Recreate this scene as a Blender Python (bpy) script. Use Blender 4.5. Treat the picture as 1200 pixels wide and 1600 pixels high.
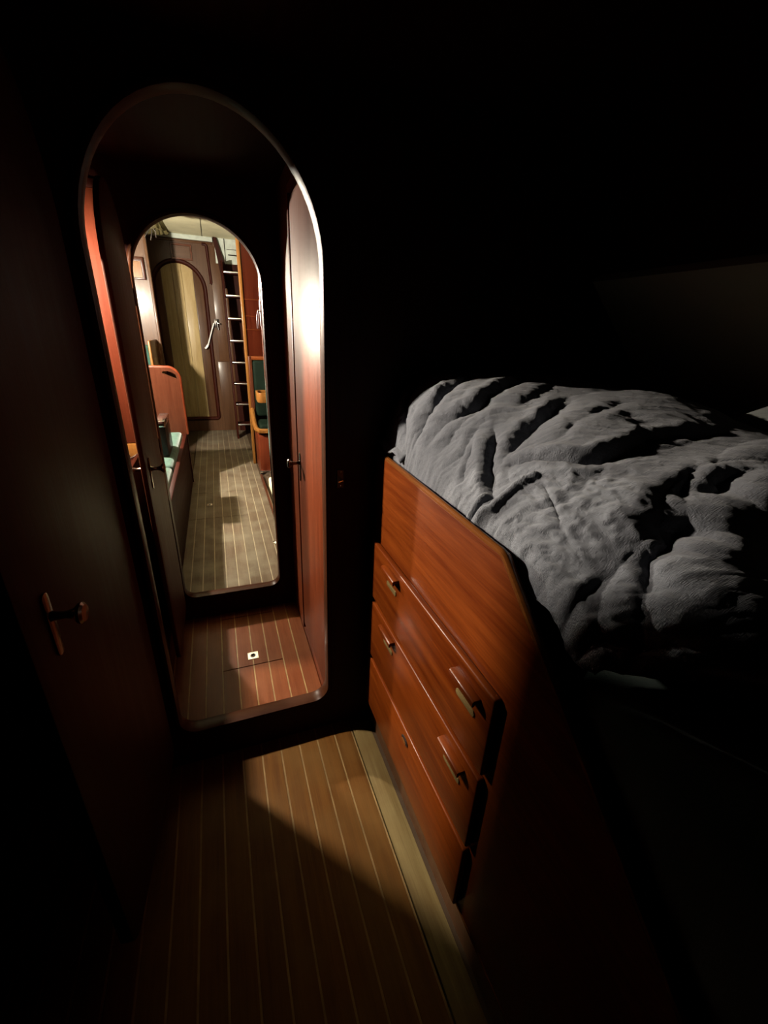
import bpy, bmesh, math, random
import numpy as np
from mathutils import Vector, Matrix, noise

random.seed(7)
for o in list(bpy.data.objects):
    bpy.data.objects.remove(o)
C = bpy.context.scene.collection
scene = bpy.context.scene
PI = math.pi

# ------------------------------------------------------------------ camera
cam_d = bpy.data.cameras.new('camera')
cam = bpy.data.objects.new('camera', cam_d)
C.objects.link(cam)
_f = 655.0
fw = Vector((330 - 600, 510 - 800, _f)).normalized()
dn = Vector((528 - 600, 2350 - 800, _f))
dn = (dn - fw * fw.dot(dn)).normalized()
rt = dn.cross(fw)
M3 = Matrix((rt, fw, -dn))                      # photo axes -> world axes
cx = M3 @ Vector((1, 0, 0)); cy = M3 @ Vector((0, -1, 0)); cz = M3 @ Vector((0, 0, -1))
mw = Matrix.Identity(4)
for i in range(3):
    mw[i][0] = cx[i]; mw[i][1] = cy[i]; mw[i][2] = cz[i]
mw[2][3] = 1.5
cam.matrix_world = mw
cam_d.sensor_fit = 'VERTICAL'; cam_d.sensor_height = 36; cam_d.sensor_width = 27
cam_d.lens = _f / 1600 * 36
cam_d.clip_start = 0.02
scene.camera = cam

# ------------------------------------------------------------------ world, exposure
w = bpy.data.worlds.new('night'); scene.world = w; w.use_nodes = True
w.node_tree.nodes['Background'].inputs[0].default_value = (0.01, 0.012, 0.016, 1)
w.node_tree.nodes['Background'].inputs[1].default_value = 0.1
vs = scene.view_settings
scene.display_settings.display_device = 'sRGB'
vs.view_transform = 'Standard'; vs.look = 'None'; vs.gamma = 1; vs.exposure = 0.0
vs.use_curve_mapping = False
COUNTER_LAMP = 9600.0        # emission of the shaded galley lamp bulb
SALOON_LAMP = 13500.0         # emission of the saloon globe lamp

# ------------------------------------------------------------------ materials
MATS = {}
KW = 0.22          # timber colours darkened throughout to weaken bounced light
def node_mat(name):
    m = bpy.data.materials.new(name); m.use_nodes = True
    nt = m.node_tree
    return m, nt, nt.nodes['Principled BSDF']

def wood(name, c1, c2, axis='y', rough=0.32, coat=0.07, scale=1.0, bump=0.15, spec=0.16):
    """varnished timber: grain streaks run along `axis` in world space"""
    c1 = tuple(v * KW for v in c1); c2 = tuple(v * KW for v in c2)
    m, nt, b = node_mat(name)
    N = nt.nodes; L = nt.links
    geo = N.new('ShaderNodeNewGeometry'); oi = N.new('ShaderNodeObjectInfo')
    mul = N.new('ShaderNodeVectorMath'); mul.operation = 'SCALE'
    comb = N.new('ShaderNodeCombineXYZ')
    L.new(oi.outputs['Random'], comb.inputs[0]); L.new(oi.outputs['Random'], comb.inputs[1]); L.new(oi.outputs['Random'], comb.inputs[2])
    L.new(comb.outputs[0], mul.inputs[0]); mul.inputs['Scale'].default_value = 7.3
    add = N.new('ShaderNodeVectorMath'); add.operation = 'ADD'
    L.new(geo.outputs['Position'], add.inputs[0]); L.new(mul.outputs[0], add.inputs[1])
    mp = N.new('ShaderNodeMapping')
    s = {'x': (2.2, 42, 42), 'y': (42, 2.2, 42), 'z': (42, 42, 2.2)}[axis]
    mp.inputs['Scale'].default_value = tuple(v * scale for v in s)
    L.new(add.outputs[0], mp.inputs[0])
    n1 = N.new('ShaderNodeTexNoise'); n1.inputs['Scale'].default_value = 1.0; n1.inputs['Detail'].default_value = 6; n1.inputs['Roughness'].default_value = 0.6
    L.new(mp.outputs[0], n1.inputs['Vector'])
    mp2 = N.new('ShaderNodeMapping')
    s2 = {'x': (9, 260, 260), 'y': (260, 9, 260), 'z': (260, 260, 9)}[axis]
    mp2.inputs['Scale'].default_value = s2
    L.new(add.outputs[0], mp2.inputs[0])
    n2 = N.new('ShaderNodeTexNoise'); n2.inputs['Detail'].default_value = 3
    n2.inputs['Scale'].default_value = 1.0
    L.new(mp2.outputs[0], n2.inputs['Vector'])
    mix = N.new('ShaderNodeMath'); mix.operation = 'MULTIPLY_ADD'
    L.new(n2.outputs['Fac'], mix.inputs[0]); mix.inputs[1].default_value = 0.45; 
    sub = N.new('ShaderNodeMath'); sub.operation = 'SUBTRACT'; L.new(n1.outputs['Fac'], sub.inputs[0]); sub.inputs[1].default_value = 0.22
    L.new(sub.outputs[0], mix.inputs[2])
    cr = N.new('ShaderNodeValToRGB')
    cr.color_ramp.elements[0].position = 0.30; cr.color_ramp.elements[0].color = (*c1, 1)
    cr.color_ramp.elements[1].position = 0.70; cr.color_ramp.elements[1].color = (*c2, 1)
    L.new(mix.outputs[0], cr.inputs[0])
    # board to board variation
    hsv = N.new('ShaderNodeHueSaturation')
    mr = N.new('ShaderNodeMapRange'); L.new(oi.outputs['Random'], mr.inputs[0]); mr.inputs[3].default_value = 0.86; mr.inputs[4].default_value = 1.14
    L.new(mr.outputs[0], hsv.inputs['Value']); L.new(cr.outputs[0], hsv.inputs['Color'])
    L.new(hsv.outputs[0], b.inputs['Base Color'])
    rr = N.new('ShaderNodeMapRange'); L.new(n1.outputs['Fac'], rr.inputs[0]); rr.inputs[3].default_value = rough * 0.8; rr.inputs[4].default_value = rough * 1.3
    L.new(rr.outputs[0], b.inputs['Roughness'])
    b.inputs['Coat Weight'].default_value = coat; b.inputs['Coat Roughness'].default_value = 0.18
    b.inputs['Specular IOR Level'].default_value = spec
    bp = N.new('ShaderNodeBump'); bp.inputs['Strength'].default_value = bump; bp.inputs['Distance'].default_value = 0.002
    L.new(mix.outputs[0], bp.inputs['Height']); L.new(bp.outputs[0], b.inputs['Normal'])
    MATS[name] = m
    return m

def worn(name, c1, c2, c3, rough=0.45, wear=0.5, axis='y'):
    """floor timber with paler worn patches in the varnish"""
    m = wood(name, c1, c2, axis, rough, 0.0, spec=0.06)
    c3 = tuple(v * KW for v in c3)
    nt = m.node_tree; N = nt.nodes; L = nt.links; b = N['Principled BSDF']
    src = b.inputs['Base Color'].links[0].from_socket
    geo = N.new('ShaderNodeNewGeometry')
    n = N.new('ShaderNodeTexNoise'); n.inputs['Scale'].default_value = 5.0; n.inputs['Detail'].default_value = 5
    L.new(geo.outputs['Position'], n.inputs['Vector'])
    mr = N.new('ShaderNodeMapRange'); mr.inputs[1].default_value = 0.42; mr.inputs[2].default_value = 0.68; mr.inputs[4].default_value = wear
    L.new(n.outputs['Fac'], mr.inputs[0])
    mx = N.new('ShaderNodeMixRGB'); mx.inputs[2].default_value = (*c3, 1)
    L.new(mr.outputs[0], mx.inputs[0]); L.new(src, mx.inputs[1])
    L.new(mx.outputs[0], b.inputs['Base Color'])
    return m

def plain(name, col, rough=0.5, metal=0.0, bump=None, coat=0.0, sheen=0.0, var=0.0, vscale=8, spec=0.12):
    m, nt, b = node_mat(name)
    N = nt.nodes; L = nt.links
    b.inputs['Base Color'].default_value = (*col, 1)
    b.inputs['Roughness'].default_value = rough; b.inputs['Metallic'].default_value = metal
    b.inputs['Coat Weight'].default_value = coat
    b.inputs['Sheen Weight'].default_value = sheen
    if not metal: b.inputs['Specular IOR Level'].default_value = spec
    geo = N.new('ShaderNodeNewGeometry')
    if var:
        n = N.new('ShaderNodeTexNoise'); n.inputs['Scale'].default_value = vscale; n.inputs['Detail'].default_value = 5
        L.new(geo.outputs['Position'], n.inputs['Vector'])
        cr = N.new('ShaderNodeValToRGB')
        cr.color_ramp.elements[0].position = 0.3; cr.color_ramp.elements[1].position = 0.7
        cr.color_ramp.elements[0].color = (*[c * (1 - var) for c in col], 1)
        cr.color_ramp.elements[1].color = (*[min(1, c * (1 + var)) for c in col], 1)
        L.new(n.outputs['Fac'], cr.inputs[0]); L.new(cr.outputs[0], b.inputs['Base Color'])
    if bump:
        sc, st, di = bump
        n = N.new('ShaderNodeTexNoise'); n.inputs['Scale'].default_value = sc; n.inputs['Detail'].default_value = 6
        L.new(geo.outputs['Position'], n.inputs['Vector'])
        bp = N.new('ShaderNodeBump'); bp.inputs['Strength'].default_value = st; bp.inputs['Distance'].default_value = di
        L.new(n.outputs['Fac'], bp.inputs['Height']); L.new(bp.outputs[0], b.inputs['Normal'])
    MATS[name] = m
    return m

def emit(name, col, strength):
    m = bpy.data.materials.new(name); m.use_nodes = True
    nt = m.node_tree; nt.nodes.clear()
    e = nt.nodes.new('ShaderNodeEmission'); o = nt.nodes.new('ShaderNodeOutputMaterial')
    e.inputs[0].default_value = (*col, 1); e.inputs[1].default_value = strength
    nt.links.new(e.outputs[0], o.inputs[0]); MATS[name] = m
    return m

wood('leaf_z', (0.15, 0.036, 0.015), (0.23, 0.058, 0.024), 'z', rough=0.5, coat=0.0, spec=0.06)
wood('mahogany_y', (0.24, 0.036, 0.004), (0.50, 0.102, 0.011), 'y', spec=0.12)
plain('mould_dark', (0.022, 0.007, 0.003), 0.36, spec=0.045, var=0.2)
wood('varnish_z', (0.23, 0.046, 0.015), (0.38, 0.080, 0.026), 'z', rough=0.38, coat=0.0, spec=0.065)
wood('splash_z', (0.135, 0.024, 0.009), (0.20, 0.038, 0.014), 'z', rough=0.35)
wood('deepred_z', (0.08, 0.009, 0.002), (0.12, 0.017, 0.004), 'z', rough=0.3)
wood('mahogany_x', (0.20, 0.036, 0.007), (0.42, 0.105, 0.022), 'x')
wood('mahogany_z', (0.20, 0.030, 0.010), (0.36, 0.070, 0.024), 'z')
wood('redwood_z', (0.135, 0.034, 0.015), (0.20, 0.056, 0.025), 'z', rough=0.3)
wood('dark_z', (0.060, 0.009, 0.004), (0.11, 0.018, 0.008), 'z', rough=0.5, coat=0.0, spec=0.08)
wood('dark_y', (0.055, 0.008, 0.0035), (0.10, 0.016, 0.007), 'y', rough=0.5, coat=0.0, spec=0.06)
plain('bright_steel', (0.75, 0.76, 0.76), 0.4, metal=0.4, var=0.05)
plain('velvet_shaded', (0.003, 0.006, 0.004), 0.7, spec=0.03, var=0.3, bump=(90, 0.3, 0.003))  # green velvet darkened to stand for shade on the dinette cushions
wood('brown_z', (0.17, 0.07, 0.032), (0.29, 0.135, 0.065), 'z', rough=0.35)
wood('brown_x', (0.17, 0.07, 0.032), (0.29, 0.135, 0.065), 'x', rough=0.35)
wood('honey_z', (0.86, 0.58, 0.25), (1.25, 0.95, 0.48), 'z', rough=0.4)
wood('orange_z', (0.42, 0.15, 0.03), (0.60, 0.26, 0.06), 'z', rough=0.3)
wood('lip_y', (0.36, 0.11, 0.02), (0.55, 0.18, 0.04), 'y', rough=0.22, coat=0.25)
worn('teak_cabin', (0.21, 0.078, 0.013), (0.34, 0.14, 0.026), (0.40, 0.21, 0.058), 0.5, 0.6)
worn('teak_passage', (0.25, 0.062, 0.020), (0.38, 0.11, 0.038), (0.40, 0.14, 0.055), 0.36, 0.5)
worn('teak_saloon', (0.23, 0.16, 0.105), (0.35, 0.26, 0.18), (0.48, 0.42, 0.31), 0.42, 0.75)
worn('pale_board', (0.34, 0.23, 0.085), (0.52, 0.39, 0.165), (0.28, 0.16, 0.05), 0.6, 0.6)
plain('holly', (0.125, 0.078, 0.031), 0.5, var=0.25, vscale=14)
plain('holly_pale', (0.17, 0.14, 0.095), 0.5, var=0.2, vscale=14)
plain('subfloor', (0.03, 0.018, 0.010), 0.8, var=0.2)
plain('cream', (0.62, 0.58, 0.39), 0.55, var=0.10, vscale=6, bump=(30, 0.1, 0.002))
plain('white_paint', (0.34, 0.37, 0.33), 0.5, var=0.12, vscale=20, bump=(40, 0.2, 0.002))
plain('hull_cream', (0.50, 0.46, 0.32), 0.7, var=0.1, vscale=4)
plain('gap', (0.015, 0.010, 0.008), 0.7, var=0.1)
plain('chrome', (0.80, 0.81, 0.82), 0.16, metal=1.0, var=0.03)
plain('bronze', (0.15, 0.11, 0.085), 0.25, metal=1.0, var=0.1)
plain('dark_metal', (0.035, 0.03, 0.028), 0.3, metal=0.7, var=0.1)
plain('black_case', (0.012, 0.011, 0.011), 0.4, coat=0.2, var=0.1)
plain('velvet', (0.022, 0.053, 0.042), 0.75, sheen=0.15, var=0.45, vscale=26, bump=(90, 0.3, 0.003))
plain('velvet_dark', (0.014, 0.045, 0.036), 0.7, sheen=0.05, var=0.4, vscale=26)
plain('mattress_green', (0.008, 0.020, 0.017), 0.8, sheen=0.2, var=0.2, bump=(200, 0.3, 0.002))
plain('olive', (0.020, 0.016, 0.006), 0.6, var=0.3, vscale=30)
plain('sheet_white', (0.16, 0.17, 0.165), 0.9, sheen=0.1, var=0.05, bump=(45, 0.4, 0.006))
plain('glass_opal', (0.8, 0.78, 0.7), 0.2, var=0.02)
emit('bulb_glow', (1.0, 0.87, 0.70), COUNTER_LAMP)
emit('globe_glow', (1.0, 0.90, 0.72), SALOON_LAMP)

def linen():
    m, nt, b = node_mat('linen_grey')
    N = nt.nodes; L = nt.links
    geo = N.new('ShaderNodeNewGeometry')
    b.inputs['Roughness'].default_value = 0.92; b.inputs['Sheen Weight'].default_value = 0.15
    b.inputs['Specular IOR Level'].default_value = 0.2
    n = N.new('ShaderNodeTexNoise'); n.inputs['Scale'].default_value = 9; n.inputs['Detail'].default_value = 4
    L.new(geo.outputs['Position'], n.inputs['Vector'])
    cr = N.new('ShaderNodeValToRGB')
    cr.color_ramp.elements[0].color = (0.072, 0.077, 0.092, 1); cr.color_ramp.elements[1].color = (0.100, 0.106, 0.126, 1)
    L.new(n.outputs['Fac'], cr.inputs[0]); L.new(cr.outputs[0], b.inputs['Base Color'])
    # weave: two crossed thread waves, plus small crumples
    w1 = N.new('ShaderNodeTexNoise'); w1.inputs['Scale'].default_value = 1.0
    mp = N.new('ShaderNodeMapping'); mp.inputs['Scale'].default_value = (60, 900, 200); L.new(geo.outputs['Position'], mp.inputs[0]); L.new(mp.outputs[0], w1.inputs['Vector'])
    w2 = N.new('ShaderNodeTexNoise'); w2.inputs['Scale'].default_value = 1.0
    mp2 = N.new('ShaderNodeMapping'); mp2.inputs['Scale'].default_value = (900, 60, 200); L.new(geo.outputs['Position'], mp2.inputs[0]); L.new(mp2.outputs[0], w2.inputs['Vector'])
    w3 = N.new('ShaderNodeTexNoise'); w3.inputs['Scale'].default_value = 55; w3.inputs['Detail'].default_value = 5
    L.new(geo.outputs['Position'], w3.inputs['Vector'])
    a = N.new('ShaderNodeMath'); a.operation = 'ADD'; L.new(w1.outputs['Fac'], a.inputs[0]); L.new(w2.outputs['Fac'], a.inputs[1])
    a2 = N.new('ShaderNodeMath'); a2.operation = 'MULTIPLY_ADD'; L.new(w3.outputs['Fac'], a2.inputs[0]); a2.inputs[1].default_value = 2.4; L.new(a.outputs[0], a2.inputs[2])
    bp = N.new('ShaderNodeBump'); bp.inputs['Strength'].default_value = 0.55; bp.inputs['Distance'].default_value = 0.004
    L.new(a2.outputs[0], bp.inputs['Height']); L.new(bp.outputs[0], b.inputs['Normal'])
    MATS['linen_grey'] = m
linen()

# ------------------------------------------------------------------ mesh helpers (world coordinates)
class MB:
    def __init__(self): self.bm = bmesh.new()
    def box(self, x0, x1, y0, y1, z0, z1, bev=0.0, seg=2):
        b2 = bmesh.new()
        bmesh.ops.create_cube(b2, size=1.0)
        for v in b2.verts:
            v.co = Vector(((x0 + x1) / 2 + v.co.x * (x1 - x0), (y0 + y1) / 2 + v.co.y * (y1 - y0), (z0 + z1) / 2 + v.co.z * (z1 - z0)))
        if bev: bmesh.ops.bevel(b2, geom=b2.edges[:], offset=bev, segments=seg, affect='EDGES', profile=0.5)
        self._merge(b2); return self
    def _merge(self, b2):
        me = bpy.data.meshes.new('t'); b2.to_mesh(me); b2.free(); self.bm.from_mesh(me); bpy.data.meshes.remove(me)
    def prism(self, pts, axis, a, b, bev=0.0, holes=()):
        """2D outline (and hole outlines) extruded along axis from a to b. x:(y,z) y:(x,z) z:(x,y)"""
        b2 = bmesh.new()
        def P(p, t):
            return {'x': (t, p[0], p[1]), 'y': (p[0], t, p[1]), 'z': (p[0], p[1], t)}[axis]
        edges = []
        for loop in [pts, *holes]:
            vs_ = [b2.verts.new(P(p, a)) for p in loop]
            for i in range(len(vs_)): edges.append(b2.edges.new((vs_[i], vs_[(i + 1) % len(vs_)])))
        bmesh.ops.triangle_fill(b2, use_beauty=True, use_dissolve=not holes, edges=edges)
        r = bmesh.ops.extrude_face_region(b2, geom=b2.faces[:])
        d = {'x': 0, 'y': 1, 'z': 2}[axis]
        for g in r['geom']:
            if isinstance(g, bmesh.types.BMVert): g.co[d] += b - a
        bmesh.ops.recalc_face_normals(b2, faces=b2.faces[:])
        if bev:
            ed = [e for e in b2.edges if len(e.link_faces) == 2 and e.calc_face_angle(0) > 0.9]
            bmesh.ops.bevel(b2, geom=ed, offset=bev, segments=2, affect='EDGES', profile=0.5)
        self._merge(b2); return self
    def tube(self, path, r, n=10, caps=True):
        pts = [Vector(p) for p in path]; rs = r if isinstance(r, (list, tuple)) else [r] * len(pts)
        b2 = self.bm; rings = []
        up = None
        for i, p in enumerate(pts):
            t = (pts[min(i + 1, len(pts) - 1)] - pts[max(i - 1, 0)]).normalized()
            if up is None: up = t.orthogonal().normalized()
            u = (up - t * up.dot(t)).normalized(); up = u; v = t.cross(u)
            rings.append([b2.verts.new(p + (u * math.cos(2 * PI * k / n) + v * math.sin(2 * PI * k / n)) * rs[i]) for k in range(n)])
        for i in range(len(rings) - 1):
            for k in range(n): b2.faces.new((rings[i][k], rings[i][(k + 1) % n], rings[i + 1][(k + 1) % n], rings[i + 1][k]))
        if caps: b2.faces.new(rings[0][::-1]); b2.faces.new(rings[-1])
        return self
    def lathe(self, prof, org, ax, n=20):
        """prof: (radius, distance along ax)"""
        org = Vector(org); ax = Vector(ax).normalized(); u = ax.orthogonal().normalized(); v = ax.cross(u); rings = []
        for r, h in prof:
            r = max(r, 1e-4)
            rings.append([self.bm.verts.new(org + ax * h + (u * math.cos(2 * PI * k / n) + v * math.sin(2 * PI * k / n)) * r) for k in range(n)])
        for i in range(len(rings) - 1):
            for k in range(n): self.bm.faces.new((rings[i][k], rings[i][(k + 1) % n], rings[i + 1][(k + 1) % n], rings[i + 1][k]))
        return self
    def sphere(self, c, r, n=16, s=(1, 1, 1)):
        b2 = bmesh.new(); bmesh.ops.create_uvsphere(b2, u_segments=n, v_segments=n // 2 + 2, radius=1)
        for v in b2.verts: v.co = Vector((c[0] + v.co.x * r * s[0], c[1] + v.co.y * r * s[1], c[2] + v.co.z * r * s[2]))
        self._merge(b2); return self
    def sweep(self, outline, prof, ref='y'):
        """closed 2D outline in (x,z); prof is a closed list of (outward offset, y)"""
        n = len(outline); rows = []
        for i in range(n):
            p = Vector(outline[i]); a = Vector(outline[i - 1]); b = Vector(outline[(i + 1) % n])
            t1 = (p - a).normalized(); t2 = (b - p).normalized()
            n1 = Vector((t1.y, -t1.x)); n2 = Vector((t2.y, -t2.x))
            nn = (n1 + n2); nn = nn / max(0.3, (1 + n1.dot(n2)))
            rows.append([self.bm.verts.new((p.x + nn.x * o, y, p.y + nn.y * o)) for o, y in prof])
        m = len(prof)
        for i in range(n):
            for k in range(m):
                self.bm.faces.new((rows[i][k], rows[(i + 1) % n][k], rows[(i + 1) % n][(k + 1) % m], rows[i][(k + 1) % m]))
        bmesh.ops.recalc_face_normals(self.bm, faces=self.bm.faces[:])
        return self
    def xform(self, M):
        bmesh.ops.transform(self.bm, matrix=M, verts=self.bm.verts[:]); return self
    def build(self, name, mat, parent=None, smooth=True):
        org = Vector((0, 0, 0))
        p = parent
        while p: org += p.location; p = p.parent
        if parent is None:
            cs = [v.co for v in self.bm.verts]
            org = Vector(((min(c.x for c in cs) + max(c.x for c in cs)) / 2, (min(c.y for c in cs) + max(c.y for c in cs)) / 2, min(c.z for c in cs)))
        for v in self.bm.verts: v.co -= org
        bmesh.ops.recalc_face_normals(self.bm, faces=self.bm.faces[:])
        me = bpy.data.meshes.new(name); self.bm.to_mesh(me); self.bm.free()
        if smooth:
            me.polygons.foreach_set('use_smooth', [True] * len(me.polygons))
            me.set_sharp_from_angle(angle=math.radians(35))
        me.materials.append(MATS[mat])
        o = bpy.data.objects.new(name, me); C.objects.link(o)
        if parent is None: o.location = org
        else: o.parent = parent
        return o

def thing(name, loc, label, cat, group=None):
    o = bpy.data.objects.new(name, None); C.objects.link(o); o.location = loc; o.empty_display_size = 0.05
    o['label'] = label; o['category'] = cat
    if group: o['group'] = group
    return o
def tag(o, label, cat, group=None):
    o['label'] = label; o['category'] = cat
    if group: o['group'] = group
    return o
def struct(o, label=None, cat=None):
    o['kind'] = 'structure'
    if label: o['label'] = label
    if cat: o['category'] = cat
    return o
def sthing(name, loc, label, cat):
    return struct(thing(name, loc, label, cat))

def arch(xc, hw, zsill, zspr, b, rc, n=28, off=0.0):
    """arched doorway outline (x,z), counter-clockwise from the sill, rounded lower corners"""
    hw += off; b += off; zsill -= off; rc = max(rc + off, 0.002)
    pts = []
    for k in range(7):
        a = -PI / 2 + k * PI / 12; pts.append((xc + hw - rc + rc * math.cos(a), zsill + rc + rc * math.sin(a)))
    for k in range(n + 1):
        a = k * PI / n; pts.append((xc + hw * math.cos(a), zspr + b * math.sin(a)))
    for k in range(7):
        a = PI + k * PI / 12; pts.append((xc - hw + rc + rc * math.cos(a), zsill + rc + rc * math.sin(a)))
    return pts

Y1 = 1.237; Y2 = 2.143; YF = 7.06
A1 = dict(xc=0.022, hw=0.266, zsill=0.155, zspr=1.655, b=0.31, rc=0.06)
A2 = dict(xc=-0.026, hw=0.25, zsill=0.14, zspr=1.673, b=0.235, rc=0.055)

# ------------------------------------------------------------------ the shell
def bulkhead(name, y0, th, x0, x1, z1, A, label, mat):
    m = MB(); m.prism([(x0, -0.05), (x1, -0.05), (x1, z1), (x0, z1)], 'y', y0, y0 + th, holes=[arch(**A)])
    o = struct(m.build(name, mat), label, 'bulkhead')
    # rounded moulding round the opening, proud on both faces
    t = MB(); e = 0.007
    t.sweep(arch(**A), [(-0.003, y0 + 0.004), (0.000, y0 - e), (0.006, y0 - e - 0.002), (0.013, y0 - e), (0.018, y0 - 0.002), (0.018, y0 + th + 0.002), (0.013, y0 + th + e), (0.006, y0 + th + e + 0.002), (0.000, y0 + th + e), (-0.003, y0 + th - 0.004)])
    t.build('opening_moulding', 'mould_dark', o)
    return o
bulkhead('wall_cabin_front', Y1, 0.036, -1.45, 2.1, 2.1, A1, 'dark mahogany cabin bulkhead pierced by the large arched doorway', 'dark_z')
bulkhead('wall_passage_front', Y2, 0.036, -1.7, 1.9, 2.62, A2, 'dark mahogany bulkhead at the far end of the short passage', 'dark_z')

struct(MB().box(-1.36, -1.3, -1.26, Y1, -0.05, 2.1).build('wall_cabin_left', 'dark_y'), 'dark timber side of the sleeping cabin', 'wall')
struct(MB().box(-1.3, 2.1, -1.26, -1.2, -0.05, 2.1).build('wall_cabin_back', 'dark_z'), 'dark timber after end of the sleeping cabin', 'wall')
struct(MB().prism([(1.20, 1.69), (1.85, 1.08), (1.92, 1.12), (1.25, 1.75)], 'y', -1.2, Y1).build('wall_cabin_right', 'hull_cream'), 'cream painted hull side sloping over the bunk', 'wall')
struct(MB().box(1.85, 1.92, -1.2, Y1, -0.05, 1.10).build('wall_cabin_right_lower', 'hull_cream'), 'cream painted lower hull side behind the bunk', 'wall')
struct(MB().prism([(1.185, 1.705), (1.25, 1.75), (1.10, 2.06), (1.02, 2.06)], 'y', -1.2, Y1).build('wall_cabin_right_upper', 'dark_y'), 'dark coaming above the sloping hull side', 'wall')
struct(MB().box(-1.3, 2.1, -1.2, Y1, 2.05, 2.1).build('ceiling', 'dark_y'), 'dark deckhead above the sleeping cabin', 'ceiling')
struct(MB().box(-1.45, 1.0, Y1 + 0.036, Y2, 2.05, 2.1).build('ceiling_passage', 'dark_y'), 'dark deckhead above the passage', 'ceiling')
struct(MB().box(-1.7, 1.9, Y2 + 0.036, YF + 0.3, 2.6, 2.66).build('ceiling_saloon', 'cream'), 'cream painted ceiling of the lit saloon', 'ceiling')
cs = bpy.data.objects['ceiling_saloon']
for (x0, x1, y0, y1) in [(0.0, 0.006, 2.3, YF), (-1.6, 1.8, 5.62, 5.626), (-0.9, -0.894, 2.3, YF), (0.9, 0.906, 2.3, YF)]:
    MB().box(x0, x1, y0, y1, 2.597, 2.604).build('panel_seam', 'gap', cs)
struct(MB().box(-1.42, -1.36, Y1 + 0.036, Y2, -0.05, 2.05).build('wall_galley_left', 'dark_z'), 'timber side of the galley recess off the passage', 'wall')
struct(MB().box(-1.72, -1.66, Y2 + 0.036, YF, -0.05, 2.6).build('wall_saloon_left', 'leaf_z'), 'brown timber side of the saloon behind the green settee', 'wall')
struct(MB().box(1.74, 1.8, Y2 + 0.036, YF, -0.05, 2.6).build('wall_saloon_right', 'mahogany_z'), 'mahogany side of the saloon beyond the companionway', 'wall')

# passage right wall with a flush locker door
pr = struct(MB().box(0.31, 0.35, Y1 + 0.036, Y2, -0.03, 2.05).build('wall_passage_right', 'varnish_z'), 'glossy mahogany side of the passage carrying a locker door', 'wall')

# ------------------------------------------------------------------ floors: laid planks with pale seams
def floor(name, x0, x1, y0, y1, seam0, pitch, mat, label, cuts=(), edge=None):
    sub = struct(MB().box(x0, x1, y0, y1, -0.06, -0.02).build(name, 'subfloor'), label, 'floor')
    k0 = math.floor((x0 - seam0) / pitch); xs = []
    k = k0
    while seam0 + k * pitch < x1:
        xs.append((max(x0, seam0 + k * pitch + 0.0025), min(x1, seam0 + (k + 1) * pitch - 0.0025), seam0 + (k + 1) * pitch)); k += 1
    for a, b, s in xs:
        if b - a < 0.012: continue
        spans = [(y0, y1)]; sspans = [(y0, y1)]
        for (cx0, cx1, cy0, cy1) in cuts:
            if a >= cx0 - 0.004 and b <= cx1 + 0.004: spans = [q for (p0, p1) in spans for q in ((p0, cy0 - 0.002), (cy1 + 0.002, p1))]
            if s > cx0 + 0.004 and s < cx1 - 0.004: sspans = [q for (p0, p1) in sspans for q in ((p0, cy0 - 0.002), (cy1 + 0.002, p1))]
        for p0, p1 in spans: MB().box(a, b, p0, p1, -0.02, 0.0, 0.0012, 1).build('plank', mat, sub)
        if s < x1 - 0.004:
            for p0, p1 in sspans: MB().box(s - 0.0027, s + 0.0027, p0, p1, -0.02, -0.0006).build('seam_strip', 'holly_pale' if mat == 'teak_saloon' else 'holly', sub)
    return sub
P = 0.0705
f1 = floor('floor', -1.3, 0.376, -1.2, Y1, 0.018, P, 'teak_cabin', 'varnished teak and holly floor of the sleeping cabin')
MB().box(0.3775, 0.449, -1.2, Y1, -0.02, 0.002, 0.002).build('margin_board', 'pale_board', f1)
HX = (0.028 - 2 * P + 0.0027, 0.028 + 2 * P - 0.0027); HY = (1.68, 2.085)
floor('floor_passage', -0.36, 0.31, Y1 + 0.036, Y2, 0.028, P, 'teak_passage', 'reddish varnished floor of the short passage', cuts=[(HX[0], HX[1], HY[0], HY[1])])
SX = (0.0 - 5 * P + 0.0027, 0.0 + 2 * P - 0.0027); SY = (3.55, 4.19)
floor('floor_saloon', -0.355, 0.34, Y2 + 0.036, YF, 0.0, P, 'teak_saloon', 'pale worn planked floor of the saloon', cuts=[(SX[0] - 0.02, SX[1], SY[0], SY[1])])
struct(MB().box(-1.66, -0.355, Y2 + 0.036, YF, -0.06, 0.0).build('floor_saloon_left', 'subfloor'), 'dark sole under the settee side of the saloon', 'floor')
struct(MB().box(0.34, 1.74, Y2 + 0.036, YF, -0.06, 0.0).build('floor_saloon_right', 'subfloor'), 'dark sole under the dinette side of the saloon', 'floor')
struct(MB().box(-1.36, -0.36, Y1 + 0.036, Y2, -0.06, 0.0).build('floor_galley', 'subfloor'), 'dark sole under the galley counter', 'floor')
struct(MB().box(0.449, 1.85, -1.2, Y1, -0.06, 0.0).build('floor_bunk', 'subfloor'), 'dark sole under the bunk', 'floor')

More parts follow.
